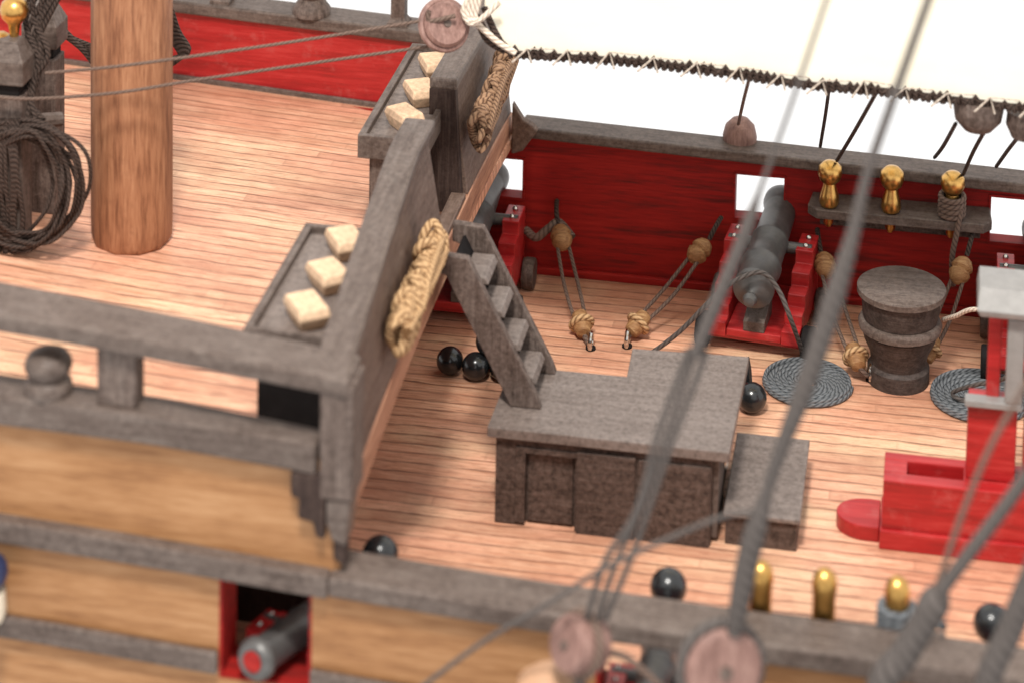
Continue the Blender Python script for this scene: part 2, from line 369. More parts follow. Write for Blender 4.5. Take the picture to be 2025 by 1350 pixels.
for a, b, zb in ports:       # red inner lining of each near port
    hb = MB(); zt = nz((a+b)/2)-.37
    hb.box(a-.02, a+.05, -14.84, -13.95, zb, zt); hb.box(b-.05, b+.02, -14.84, -13.95, zb, zt); hb.box(a+.05, b-.05, -14.84, -13.95, zb-.03, zb+.04)
    hb.build('gun_port_lining', 'red_dull', near)
# inner red lining of near bulwark
hb = MB(); x = -18
for a, b, zb in ports:
    panel(hb, x, a, -14.49, -14.2, 0, lambda q: nz(q)-.38, 6); panel(hb, a, b, -14.49, -14.2, 0, zb-.05, 2); x = b
panel(hb, x, 20, -14.49, -14.2, 0, lambda q: nz(q)-.38, 6); hb.build('inner_planking', 'red_dull', near)
# far side ----------------------------------------------------------
far = empty('bulwark', (5, 3.6, 0), 'far bulwark with red planking, dark cap rail and gun ports, behind the guns', 'bulwark'); WORLD.add(far.name)
fz = lambda x: 3.83 - .026*x
fports = [(-1.95, -.36, 1.85, 2.92), (4.78, 6.05, 1.85, 3.05), (10.88, 12.3, 1.85, 3.05)]
hb = MB(); x = -18
for a, b, z0, z1 in fports:
    panel(hb, x, a, 3.5, 3.85, -3, lambda q: fz(q)-.25, 8); panel(hb, a, b, 3.5, 3.85, -3, z0, 2); panel(hb, a, b, 3.5, 3.85, z1, lambda q: fz(q)-.25, 2); x = b
panel(hb, x, 20, 3.5, 3.85, -3, lambda q: fz(q)-.25, 6)
hb.build('planking', 'red_dull', far)
hb = MB(); rail(hb, lin(-.45, 20, 14), 3.15, 4.0, fz, .27); hb.build('cap_rail', 'dark_x', far, .05)
for a, b, z0, z1 in fports:
    hb = MB(); e = .05
    hb.box(a-.002, a+e, 3.46, 3.9, z0, z1); hb.box(b-e, b+.002, 3.46, 3.9, z0, z1); hb.box(a+e, b-e, 3.46, 3.9, z0-.02, z0+e); hb.box(a+e, b-e, 3.46, 3.9, z1-e, z1+.02)
    hb.build('gun_port_frame', 'red_dull', far)
hb = MB(); panel(hb, -18, 20, 3.36, 3.49, .002, .2, 4); hb.build('waterway', 'red_dull', far, .03)
# far upper bulwark
fu = empty('red_rail_wall', (-8, 4.1, 4), 'bright red panelled wall with turned balusters beyond the upper deck', 'railing'); WORLD.add(fu.name)
fuz = lambda x: 5.75 - .045*(x+3.5)
hb = MB(); panel(hb, -18, -1.2, 4.1, 4.4, lambda q: 3.2, lambda q: fuz(q)-.3, 8); hb.build('panel', 'red', fu)
hb = MB(); rail(hb, lin(-18, -1.0, 8), 3.95, 4.9, fuz, .32); hb.build('sill_rail', 'dark_x', fu, .05)
hb = MB(); rail(hb, lin(-18, -1.0, 8), 3.95, 4.8, lambda x: fuz(x)+2.1, .3); hb.build('handrail', 'dark_x', fu, .05)
hb = MB(); panel(hb, -18, -1.0, 3.98, 4.09, lambda q: zu(q, 4.0)-.02, lambda q: zu(q, 4.0)+.12, 6); hb.build('waterway', 'dark_x', fu, .02)
for i, q in enumerate((-8.32, -6.0, -3.75, -10.7, -13)):
    z = fuz(q); hb = MB(); F = Matrix.Translation((q, 4.3, z-.01))
    if i == 1: pr_ = [(.48, 0), (.48, .16), (.40, .26), (.30, .42), (.34, .5), (.46, .75), (.5, 1.0), (.36, 1.35), (.24, 1.6), (.34, 1.8)]
    else: pr_ = [(.36, 0), (.36, .1), (.27, .18), (.25, .22), (.24, 1.7), (.3, 1.8)]
    hb.lathe(pr_, 24 if i == 1 else 4, F @ Matrix.Rotation(math.pi/4, 4, 'Z')); hb.build('baluster', 'dark_z', fu, smooth=(i == 1))
# ------------------------------------------------------------------ break wall
bw = empty('breastwork_wall', (-.6, CLY, 3.5), 'dark wooden wall crossing the ship at the edge of the upper deck, with a gap by the ladder', 'wall'); WORLD.add(bw.name)
def rz(y): return 7.02 + .3*camber(y)
def ro(y): return max(-.9, -.26 - .075*(y+14.9))      # outer edge of the rail, which leans inboard
def xs_(y): return -.48 - .012*(y+14.5)               # face of the edge plank
def ywall(mb, x0, x1, ya, yb, z0, z1, n=14, x0t=None, x1t=None):
    f = lambda v, y: v(y) if callable(v) else v
    secs = []
    for y in lin(ya, yb, n):
        a, b = f(x0, y), f(x1, y); c = f(x0t, y) if x0t else a; d = f(x1t, y) if x1t else b
        secs.append([(a, y, z0(y)), (b, y, z0(y)), (d, y, z1(y)), (c, y, z1(y))])
    return mb.sweep(secs)
hb = MB(); ywall(hb, lambda y: xs_(y)-.22, xs_, -14.35, 3.55, zs, lambda y: zs(y)+.66, 24); hb.build('edge_plank', 'edge', bw, .03)
PA = dict(x0t=lambda y: ro(y)-.5, x1t=lambda y: ro(y)-.14)
hb = MB(); ywall(hb, lambda y: xs_(y)-.36, lambda y: xs_(y)-.03, -14.3, -4.95, lambda y: zs(y)+.66, lambda y: rz(y)-.26, **PA); hb.build('wall_panel', 'wall', bw, .02)
hb = MB(); ywall(hb, lambda y: ro(y)-.66, ro, -14.95, -4.8, lambda y: rz(y)-.27, rz); hb.build('wall_rail', 'dark_y', bw, .06)
hb = MB(); ywall(hb, lambda y: xs_(y)-.36, lambda y: xs_(y)-.03, -2.3, 3.5, lambda y: zs(y)+.66, lambda y: rz(y)-.26, **PA); hb.build('wall_panel', 'wall', bw, .02)
hb = MB(); ywall(hb, lambda y: ro(y)-.62, ro, -2.55, 3.6, lambda y: rz(y)-.27, rz); hb.build('wall_rail', 'dark_y', bw, .06)
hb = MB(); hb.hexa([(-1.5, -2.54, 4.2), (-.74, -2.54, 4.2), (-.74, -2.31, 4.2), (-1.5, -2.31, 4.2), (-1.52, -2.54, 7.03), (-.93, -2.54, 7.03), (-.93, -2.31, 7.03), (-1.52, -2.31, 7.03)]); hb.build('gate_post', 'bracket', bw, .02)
hb = MB(); ywall(hb, lambda y: xs_(y)-.36, lambda y: xs_(y)-.03, -4.94, -2.56, lambda y: zs(y)+.67, lambda y: zs(y)+.8, 4); hb.build('gate_sill', 'wall', bw, .02)
hb = MB(); hb.prism([(-.62, 3.2), (-.35, 3.3), (.02, 3.84), (-.1, 3.95), (-.35, 4.1), (-.62, 4.5)], .25, 'y', 3.0); hb.build('end_knee', 'wall', bw, .04)
hb = MB(); hb.box(-17.5, -1.25, -11.55, -11.35, .003, 3.3); hb.build('port_darkening_panel', 'bracket', bw)  # added dark panel, keeps the inside of the near gun port dark
# ------------------------------------------------------------------ trays with pale blocks
def tray(y0, y1, label, blocks):
    t = empty('tray_table', (-1.9, y0, zu(-2, y0)), label, 'tray table', 'tray tables behind the wall')
    L = Vector(t.location); hb = MB(); x0, x1, z = -2.62, -1.35 if y0 > -8 else -1.05, 6.55
    hb.box(x0-L.x, x1-L.x, y0-L.y, y1-L.y, z-.42-L.z, z-.12-L.z); hb.build('tray_bottom', 'hatch_top', t, .02)
    hb = MB()
    for a, b, c, d in ((x0-.1, x0+.06, y0, y1), (x1-.02, x1+.1, y0, y1), (x0-.1, x1+.1, y0-.14, y0-.002), (x0-.1, x1+.1, y1+.002, y1+.14)):
        hb.box(a-L.x, b-L.x, c-L.y, d-L.y, z-.5-L.z, z+.02-L.z)
    hb.build('tray_rim', 'dark_y', t, .02)
    for yy in (y0+.25, y1-.25):
        hb = MB(); hb.box(x0+.12-L.x, x1-.1-L.x, yy-.2-L.y, yy+.2-L.y, zu(-2, yy)-.02-L.z, z-.43-L.z); hb.build('support', 'black' if y0 < -8 else 'dark_z', t, .02)
    for (px, py, rot, lab) in blocks:
        p = at(px, py, z=z-.02)
        hb = MB(); hb.sweep([[(-.22, -.3, -.15), (.22, -.3, -.15), (.22, .3, -.15), (-.22, .3, -.15)], [(-.27, -.38, 0), (.27, -.38, 0), (.27, .38, 0), (-.27, .38, 0)], [(-.3, -.44, .12), (.3, -.44, .12), (.3, .44, .12), (-.3, .44, .12)], [(-.27, -.38, .26), (.27, -.38, .26), (.27, .38, .26), (-.27, .38, .26)]])
        o = hb.build('wooden_block', 'cork', None, .025, loc=(p.x, p.y, z+.04), rot=(0, 0, math.radians(rot+random.uniform(-9, 9))))
        o.scale = (random.uniform(.9, 1.1), random.uniform(.92, 1.08), 1)
        tag(o, lab, 'block', 'pale wooden blocks in the trays')
tray(-12.75, -8.65, 'tray table nearer the viewer, low behind the wall corner with three pale blocks', [
    (607, 628, 36, 'pale wooden block nearest the handrail corner, in the nearer tray'),
    (650, 560, 40, 'pale wooden block in the middle of the nearer tray'),
    (684, 494, 38, 'pale wooden block at the far end of the nearer tray, touching the wall rail')])
tray(-4.1, 1.0, 'tray table farther from the viewer, on a tall leg beside the red rail wall', [
    (800, 245, 38, 'pale block half hidden by the wall rail end, in the farther tray'),
    (833, 195, 36, 'pale block in the middle of the farther tray, before the gap in the wall'),
    (862, 142, 34, 'pale block at the back of the farther tray, below the round pulley')])
# ------------------------------------------------------------------ mast, bitts, black coils
mc = at(262, 514, z=4.33); mx, my = mc.x-.31, mc.y+.86
mast = empty('mast', (mx, my, zu(mx, my)), 'thick bare reddish wooden mast standing on the upper deck', 'mast')
hb = MB(); prof = [(.80, -.05), (.86, .12), (.87, .5), (.86, 12)]
hb.lathe(prof, 10, Matrix.Rotation(.2, 4, 'Z')); hb.build('mast_pole', 'mast', mast, .08, smooth=True)
hb = MB(); hb.lathe([(.93, 6.15), (.95, 6.2), (.95, 6.6), (.93, 6.65)], 24); hb.build('iron_band', 'dark_x', mast, smooth=True)

def bitt(px0, px1, pybase, pytop, lab, depth=.75):
    b = at((px0+px1)/2, pybase, z=4.4); wdt = (at(px1, pybase, z=4.4)-at(px0, pybase, z=4.4)).length; zt = at((px0+px1)/2, pytop, y=b.y).z - b.z
    t = empty('timber_bitt', (b.x, b.y+.3, zu(b.x, b.y)-.02), lab, 'bitt post', 'dark bitt posts left of the mast'); h = wdt/2
    hb = MB(); hb.box(-h, h, -.3, .3, 0, zt-1.2); hb.build('post', 'dark_z', t, .04)
    hb = MB(); hb.box(-h*.8, h*.8, -.25, .25, zt-1.2, zt-.95); hb.build('neck', 'black', t, .02)
    hb = MB(); a = h*1.15; c = h*.62
    hb.sweep([[(-a, -.36, zt-.95), (a, -.36, zt-.95), (a, .36, zt-.95), (-a, .36, zt-.95)], [(-a, -.36, zt-.45), (a, -.36, zt-.45), (a, .36, zt-.45), (-a, .36, zt-.45)],
              [(-c, -.2, zt-.05), (c, -.2, zt-.05), (c, .2, zt-.05), (-c, .2, zt-.05)]]); hb.build('chamfered_head', 'grey_paint' if False else 'dark_x', t, .03)
    return t
bitt(48, 112, 430, 18, 'dark square bitt post closer to the mast, its grey head above the rope coils')
bitt(-22, 46, 505, 88, 'dark square bitt post at the left border, in front of the other one')
hb = MB(); a = at(-60, 250, y=-6.9); b = at(120, 236, y=-5.4); hb.tube([a, b], .16, 10, 0)
crossb = hb.build('cross_bar', 'dark_x'); tag(crossb, 'dark cross bar that holds the hanging black rope coil', 'cross bar')
# hanging black coil
hb = MB(); rnd = random.Random(5)
for k in range(17):
    pts = []; cx, cy = 50+rnd.uniform(-14, 12), 366+rnd.uniform(-8, 8); rx, ry = 120-rnd.uniform(0, 56), 138-rnd.uniform(0, 42); yy = -6.9+rnd.uniform(-.25, .25); tl = rnd.uniform(-.12, .12)
    for i in range(16):
        a = 2*math.pi*i/16; pts.append(at(cx+rx*math.cos(a)+rnd.uniform(-3, 3)+tl*ry*math.sin(a), cy+ry*math.sin(a)+rnd.uniform(-3, 3), y=yy+.12*math.sin(3*a+k)))
    hb.tube(pts, .042, 7, 4, True)
for k in range(14):
    x0 = rnd.uniform(-10, 40); hb.tube([at(x0, 235, y=-7), at(x0+rnd.uniform(-14, 14), 330, y=-7.1), at(x0+rnd.uniform(-20, 20), 430, y=-7.0), at(x0+rnd.uniform(-16, 16), 500, y=-6.9)], .045, 7, 5)
tag(hb.build('rope_coil', 'rope_black', smooth=True), 'big black rope coil hanging in loops left of the mast', 'rope coil')
# ropes fanned behind the mast head
hb = MB()
for k in range(9):
    o = k*4.5
    hb.tube([at(35+o*.6, -15, y=-3.2), at(78+o, 35+o*.3, y=-3.1), at(120+o*1.2, 75+o*.9-10, y=-3.0), at(200, 112+o-14, y=-2.9), at(300, 132+o*.5-12, y=-2.9), at(372-k*2, 104+k, y=-3.0), at(352-k*3, 60, y=-3.0), at(330, -10, y=-3.1)], .06, 6, 5)
tag(hb.build('rope_bundle', 'rope_black', smooth=True), 'dark rope bundle looping round behind the top of the mast', 'rope bundle')
hb = MB()
for k in range(7):
    hb.tube([at(66+k*9, -12, y=-6.0), at(50+rnd.uniform(-8, 30), 40+k*6, y=-6.0), at(60+rnd.uniform(-15, 45), 110+k*5, y=-6.2), at(45+rnd.uniform(-20, 25), 170+k*8, y=-6.3), at(66+rnd.uniform(-25, 25), 238, y=-6.6)], .06, 6, 5)
tag(hb.build('rope_tangle', 'rope_black', smooth=True), 'tangled dark cords draped over the two bitt heads', 'rope tangle')
for (px, py, lab) in ((28, 20, 'brass pin knob above the bitt head, at the top left corner'), (2, 90, 'brass pin knob cut by the left border beside the front bitt head')):
    p = at(px, py, y=-6.4); hb = MB(); hb.lathe([(.06, -1.4), (.1, -.5), (.13, -.3), (.27, -.14), (.30, 0), (.26, .16), (.1, .28)], 18, Matrix.Translation(p)); tag(hb.build('belaying_pin', 'brass', smooth=True), lab, 'belaying pin', 'brass pins at the top left')
# ------------------------------------------------------------------ hatch, ladder, low box
ht = empty('hatch_cabin', (3.3, -6, 0), 'low grey-brown wooden hatch house with a stepped flat lid and a small recessed door', 'hatch')
def rel(o): return -Vector(o.location)
def rb(mb, o, x0, x1, y0, y1, z0, z1): L = o.location; return mb.box(x0-L.x, x1-L.x, y0-L.y, y1-L.y, z0-L.z, z1-L.z)
hb = MB(); L = ht.location
rb(hb, ht, .98, 1.58, -7.36, -5.15, 0, 1.9); rb(hb, ht, 2.62, 5.38, -7.36, -5.15, 0, 1.9); rb(hb, ht, 1.58, 2.62, -7.2, -5.15, 0, 1.9); rb(hb, ht, 1.58, 2.62, -7.36, -7.2, 1.6, 1.9); rb(hb, ht, 3.5, 5.38, -5.15, -3.9, 0, 1.9)
hb.build('walls', 'hatch', ht, .015)
hb = MB(); z0, z1 = 1.9-0, 2.12
hb.prism([(.82-L.x, -7.5-L.y), (5.72-L.x, -7.5-L.y), (5.78-L.x, -3.6-L.y), (3.28-L.x, -3.75-L.y), (3.32-L.x, -4.95-L.y), (.86-L.x, -5.0-L.y)], .22, 'z', 1.9); hb.build('lid', 'hatch_top', ht, .02)
hb = MB(); rb(hb, ht, 1.64, 2.56, -7.26, -7.2, .06, 1.54); hb.build('door', 'hatch', ht, .015)
hb = MB(); rb(hb, ht, 1.4, 1.6, -7.395, -7.361, .08, 1.7); rb(hb, ht, 1.6, 2.72, -7.395, -7.361, 1.58, 1.7); hb.build('door_frame', 'hatch', ht, .01)
hb = MB(); rb(hb, ht, 2.66, 3.84, -7.44, -7.361, .0, 1.74); hb.build('front_panel', 'hatch', ht, .015)
hb = MB(); rb(hb, ht, 3.9, 5.36, -7.42, -7.361, .0, 1.7); hb.build('front_panel', 'hatch', ht, .015)
hb = MB(); rb(hb, ht, 5.381, 5.5, -7.2, -5.9, .1, 1.8); rb(hb, ht, 5.381, 5.46, -5.7, -4.1, .1, 1.8); hb.build('side_panel', 'dark_y', ht, .015)
hb = MB(); hb.tube([Vector((5.6, -6.9, 1.55))-L, Vector((5.62, -6.7, 1.75))-L, Vector((5.6, -6.5, 1.55))-L, Vector((5.6, -6.7, 1.35))-L], .035, 8, 6, True)
hb.build('ring_handle', 'steel', ht, smooth=True)
lb = empty('low_chest', (6.4, -5.7, 0), 'low flat grey-brown wooden chest on the deck against the right side of the hatch', 'chest')
hb = MB(); rb(hb, lb, 5.66, 7.1, -7.2, -4.25, 0, .62); hb.build('chest_body', 'hatch', lb, .02)
hb = MB(); rb(hb, lb, 5.62, 7.16, -7.28, -4.2, .62, .72); hb.build('chest_lid', 'hatch_top', lb, .02)
# ladder
la = empty('ladder', (1.4, -6, 2.12), 'short grey-brown wooden ladder leaning from the hatch lid up against the wall', 'ladder')
L = Vector(la.location)
def stringer(y, th, dx=0):
    hb = MB(); pts = [(1.14+dx, 2.13), (1.78+dx, 2.13), (1.7+dx, 2.35), (.2+dx*.6, 5.2), (-.42, 5.25), (-.42, 4.85), (-.25, 4.8)]
    hb.prism([(a-L.x, b-L.z) for a, b in pts], th, 'y', y-L.y); return hb.build('stringer', 'dark_z', la, .02)
stringer(-6.65, .2); stringer(-5.2, .2, .06)
sl = Vector((-1.53, 0, 3.0)).normalized(); nl = Vector((sl.z, 0, -sl.x))       # along and square to the ladder's slope
for k in range(4):
    c = Vector((1.5, 0, 2.62)) + sl*(k*.76) - L; c.y = 0; q = []
    for sz in (-1, 1):
        for (n_, yy) in ((-.36, -6.44), (.1, -6.44), (.1, -5.36), (-.36, -5.36)):
            p_ = c + sl*(sz*.085) + Vector((n_, 0, 0)); q.append((p_.x, yy-L.y, p_.z))
    hb = MB(); hb.hexa(q); hb.build('tread', 'hatch_top', la, .02)
q = []
for t_ in (.0, 3.1):
    c = Vector((1.28, 0, 2.25)) + sl*t_ - L
    q += [(c.x-.06, -6.44-L.y, c.z-.03), (c.x, -6.44-L.y, c.z), (c.x, -5.21-L.y, c.z), (c.x-.06, -5.21-L.y, c.z-.03)]
hb = MB(); hb.hexa(q); hb.build('gap_darkening_board', 'black', la)  # black board added behind the treads to make their gaps dark
# ------------------------------------------------------------------ rope bundles on the wall
def bundle(pA, pB, n, r, lab, mat, sd):
    rr = random.Random(sd); A, B = Vector(pA), Vector(pB); hb = MB()
    for k in range(n):
        c = A.lerp(B, (k+.5)/n) + Vector((rr.uniform(-.04, .04), 0, rr.uniform(-.1, .1))); pts = []
        hh, ww = r*rr.uniform(.8, 1.15)*(1+.25*math.sin(k*1.35)), r*.42*(1+.4*math.sin(k*1.35))
        for i in range(10):
            a = 2*math.pi*i/10; pts.append(c + Vector((ww*math.cos(a), .12*math.sin(a*2+k)+rr.uniform(-.05, .05), hh*math.sin(a))))
        hb.tube(pts, .085, 7, 4, True)
    for k in range(4):
        hb.tube([A.lerp(B, t) + Vector((.16+rr.uniform(-.03, .1), 0, rr.uniform(-.2, .3))) for t in (0, .3, .6, 1)], .07, 7, 5)
    return tag(hb.build('rope_bundle', mat, smooth=True), lab, 'rope bundle', 'rope bundles hanging on the wall')
bundle((-.33, -10.8, 5.55), (-.42, -7.0, 5.65), 26, .33, 'tan rope bundle lashed along the wall beside the ladder top', 'rope_tan', 3)
bundle((-.5, -2.2, 5.95), (-.5, 1.4, 6.2), 22, .33, 'rope bundle on the farther wall section, below the sail corner', 'rope_mid', 8)
# ------------------------------------------------------------------ guns
GP = {}
def make_gun(label):
    g = empty('deck_gun', (0, 0, 0), label, 'cannon', 'guns on red carriages')
    ax = Vector((0, 1, .11)).normalized(); fr = frame_to((0, -1.55, 1.72), ax)
    hb = MB(); prof = [(.02, -.52), (.12, -.48), (.17, -.36), (.12, -.24), (.09, -.18), (.2, -.1), (.36, -.02), (.47, .04), (.48, .18), (.43, .24), (.45, .9), (.48, .95), (.48, 1.05), (.44, 1.1), (.42, 2.0), (.45, 2.04), (.45, 2.12), (.41, 2.18), (.38, 3.5), (.40, 3.56), (.47, 3.75), (.47, 3.9), (.38, 4.0), (.17, 4.0), (.02, 4.0)]
    hb.lathe(prof, 30, fr); b = hb.build('barrel', 'gun', g, smooth=True)
    hb = MB(); hb.tube([(-1.0, .6, 1.85), (1.0, .6, 1.85)], .14, 14, 0); hb.build('trunnion', 'gun', b, smooth=True)
    hb = MB(); hb.lathe([(.24, 4.0), (.24, 4.03), (.2, 4.06), (.05, 4.06)], 24, fr); hb.build('muzzle_plug', 'red_dull', b, smooth=True)
    ck = [(-1.35, .42), (1.25, .42), (1.25, 1.95), (.35, 1.95), (.35, 1.62), (-.15, 1.62), (-.15, 1.3), (-.6, 1.3), (-.6, 1.0), (-1.0, 1.0), (-1.0, .75), (-1.35, .75)]
    for sx in (-1, 1):
        hb = MB(); hb.prism(ck, .42, 'x', sx*.86-.21); hb.build('carriage_cheek', 'red', g, .02)
    hb = MB(); hb.box(-.64, .64, -1.3, 1.2, .42, .6); hb.build('carriage_bed', 'red', g, .02)
    hb = MB(); hb.prism([(-1.3, .6), (-.3, .6), (-.3, 1.15), (-1.3, .85)], .5, 'x', -.25); hb.build('quoin', 'dark_y', g, .02)
    for yy in (-1.0, .95):
        hb = MB(); hb.box(-1.36, 1.36, yy-.16, yy+.16, .28, .42); hb.build('axle', 'red', g, .02)
        for sx in (-1, 1):
            hb = MB(); hb.lathe([(.1, -.14), (.36, -.14), (.38, -.1), (.38, .1), (.36, .14), (.1, .14)], 24, frame_to((sx*1.24, yy, .38), (1, 0, 0))); hb.build('truck_wheel', 'dark_z' if yy > 0 else 'black', g, smooth=True)
    for sx in (-1, 1):
        for yy, zz in ((1.0, 1.98), (.55, 1.98)): hb = MB(); hb.ball((sx*.86, yy, zz-.01), .07, 10); hb.build('bolt_head', 'steel', g, smooth=True)
    return g
g0 = make_gun('grey gun on a red carriage')
def place_gun(first, x, y, rz_, label, k=1.0):
    g = g0 if first else copy_tree(g0)
    g.location = (x, y, 0); g.rotation_euler = (0, 0, rz_); g.scale = (k, k, k); g['label'] = label
    return g
place_gun(True, 5.72, 1.7, math.radians(-6), 'grey gun on a red carriage at the far bulwark, left of the pin rail shelf')
place_gun(False, -1.3, 1.7, 0, 'gun on a red carriage half hidden under the wall, behind the ladder')
place_gun(False, 12.15, 1.55, 0, 'gun on a red carriage at the far right, behind the red pump')
place_gun(False, -1.2, -13.35, math.pi-.36, 'gun poking out of the near port below the handrail corner, red carriage inside', .78)
place_gun(False, 5.05, -13.4, math.pi, 'gun in the near port at the bottom, between the two hanging pulleys', .78)
place_gun(False, 10.95, -13.4, math.pi, 'gun behind the near rail at the bottom right, only its round knob showing', .78)
# shot
def ball(px, py, r, z, lab, grp=None):
    p = at(px, py, z=z); hb = MB(); hb.ball((0, 0, 0), r, 24)
    return tag(hb.build('cannonball', 'iron', smooth=True, loc=(p.x, p.y, z)), lab, 'cannonball', grp)
for q in ((752, 1095, 1.9, 'glossy black knob ball showing over the near rail beside the wall foot'), (1322, 1160, 1.9, 'glossy black ball standing over the near rail, in the middle of its length'), (1962, 1232, 1.9, 'glossy black ball over the near rail at the lower right')):
    p = at(q[0], q[1], z=q[2]); t = empty('shot_stand', (p.x, p.y, 0), q[3], 'shot stand', 'black balls along the near rail')
    hb = MB(); hb.ball((0, 0, 1.9), .34, 24); hb.build('ball', 'iron', t, smooth=True)
    hb = MB(); hb.lathe([(.3, 0), (.3, .08), (.1, .2), (.08, 1.5), (.14, 1.6)], 16); hb.build('stem', 'iron', t, smooth=True)
sx, sy = -.5, -1.75
for i, (dx, dy, z, lab) in enumerate(((0, 0, .36, 'black cannonball in front of the heap under the wall'), (.7, .1, .36, 'black cannonball on the right of the heap behind the ladder'), (-.7, .15, .36, 'black cannonball at the left of the heap, mostly under the deck edge'), (.35, .62, .36, 'black cannonball at the back of the heap behind the ladder'), (.3, .25, .93, 'black cannonball topping the heap behind the ladder'))):
    hb = MB(); hb.ball((0, 0, 0), .31, 24); tag(hb.build('cannonball', 'iron', smooth=True, loc=(sx+dx*.88, sy-.1+dy*.88, z*.86 if z < .5 else .8)), lab, 'cannonball', 'heap of cannonballs')
hb = MB(); hb.ball((0, 0, 0), .33, 24); tag(hb.build('cannonball', 'iron', smooth=True, loc=(5.76, -2.0, .33)), 'single black cannonball on the deck at the right edge of the hatch lid', 'cannonball')
hb = MB(); hb.lathe([(.14, 0), (.12, .2), (.08, .7), (.02, 1.0)], 14); tag(hb.build('iron_spike', 'iron', smooth=True, loc=(5.62, -1.5, 0)), 'thin black spike upright behind the hatch corner', 'spike')
# ------------------------------------------------------------------ far pin rail and pins
pr2 = empty('pin_rail', (8.8, 3.0, 2.6), 'dark shelf on the far red bulwark holding three brass pins', 'pin rail')
L = pr2.location
hb = MB(); hb.prism([(6.7-L.x, 3.48-L.y), (6.62-L.x, 2.75-L.y), (6.85-L.x, 2.5-L.y), (10.75-L.x, 2.5-L.y), (10.95-L.x, 2.75-L.y), (10.9-L.x, 3.48-L.y)], .24, 'z', 2.5-L.z); hb.build('shelf', 'dark_x', pr2, .03)
hb = MB(); rb(hb, pr2, 6.9, 10.7, 3.2, 3.48, 2.05, 2.49); hb.build('backing', 'hatch', pr2, .03)
hb = MB(); hb.ball(Vector((9.75, 3.15, 2.3))-L, .09, 12); hb.build('nail_head', 'steel', pr2, smooth=True)
PIN = [(.06, -.5), (.12, -.4), (.12, -.05), (.14, 0), (.2, .02), (.24, .12), (.22, .3), (.16, .5), (.15, .58), (.24, .66), (.29, .8), (.27, .98), (.15, 1.1), (.02, 1.13)]
hb = MB(); hb.lathe(PIN, 24); pin0 = tag(hb.build('belaying_pin', 'brass', smooth=True), 'x', 'belaying pin', 'brass belaying pins')
def pin(x, y, z, lab, first=False):
    p = pin0 if first else pin0.copy()
    if not first: COL.objects.link(p)
    p.location = (x, y, z); p['label'] = lab; return p
pin(7.12, 2.75, 2.74, 'brass pin on the far shelf, nearest the middle gun', True)
pin(8.58, 2.75, 2.74, 'brass pin at the centre of the far shelf')
pin(10.0, 2.75, 2.74, 'brass pin on the far shelf with a rope turned round it')
hb = MB()
for k in range(4): hb.tube([Vector((10.0, 2.75, 2.86+k*.13)) + Vector((.27*math.cos(a), .27*math.sin(a), .03*math.sin(a))) for a in [i*math.pi/4 for i in range(8)]], .07, 7, 3, True)
hb.tube([(10.2, 2.6, 3.1), (10.15, 2.45, 2.6), (10.05, 2.42, 1.9), (10.1, 2.45, 1.2)], .07, 7, 5)
tag(hb.build('belayed_rope', 'rope_brown', smooth=True), 'brown rope turns wound on the right brass pin of the far shelf', 'rope')
# near pin rail
np_ = empty('pin_rail', (8, -13.7, 2.6), 'narrow dark rail inside the near bulwark holding brass pins', 'pin rail')
hb = MB(); rb(hb, np_, 6.2, 10, -14.2, -13.4, 2.45, 2.65); hb.build('shelf', 'dark_x', np_, .03)
PIN2 = [(.1, -.9), (.13, -.05), (.2, 0), (.24, .1), (.2, .3), (.2, .7), (.22, .9), (.19, 1.08), (.1, 1.18), (.01, 1.2)]
hb = MB(); hb.lathe(PIN2, 24); q0 = hb.build('belaying_pin', 'brass', smooth=True)
for i, (px, py, lab) in enumerate(((1505, 1130, 'brass pin over the near rail beside the thick grey stay'), (1631, 1148, 'brass pin over the near rail, middle of the three'), (1775, 1163, 'brass pin over the near rail with grey rope round its foot'))):
    p = at(px, py, y=-13.8); o = q0 if i == 0 else q0.copy()
    if i: COL.objects.link(o)
    o.location = (p.x, -13.8, 2.6); tag(o, lab, 'belaying pin', 'brass pins along the near rail')
    if i == 2: X3 = p.x
hb = MB()
for k in range(5): hb.tube([Vector((X3, -13.8, 2.75+k*.12)) + Vector((.27*math.cos(a), .27*math.sin(a), 0)) for a in [i*math.pi/4 for i in range(8)]], .08, 7, 3, True)
hb.tube([(X3+.2, -13.9, 3.0), (X3+.45, -14.0, 3.25), (X3+.8, -14.3, 3.3)], .08, 7, 5)
tag(hb.build('belayed_rope', 'rope_coil', smooth=True), 'grey rope turns wound on the right brass pin over the near rail', 'rope')
# ------------------------------------------------------------------ round drum
dr = empty('capstan_drum', (8.92, .05, 0), 'round dark wooden drum with a flat disc top standing before the far bulwark', 'capstan')
hb = MB(); hb.lathe([(.92, 2.06), (1.0, 2.09), (1.0, 2.22), (.96, 2.25)], 40); hb.build('disc_top', 'dark_x', dr, smooth=True)
hb = MB(); hb.lathe([(.84, 1.5), (.86, 1.6), (.9, 2.05)], 40); hb.build('upper_drum', 'drum', dr, smooth=True)
hb = MB(); hb.lathe([(.84, 1.22), (.93, 1.27), (.95, 1.38), (.9, 1.47), (.84, 1.49)], 40); hb.build('rim', 'dark_x', dr, smooth=True)
hb = MB(); hb.lathe([(.70, 0), (.70, .36), (.62, .44), (.66, .7), (.80, 1.0), (.86, 1.21)], 40); hb.build('base', 'drum', dr, smooth=True)
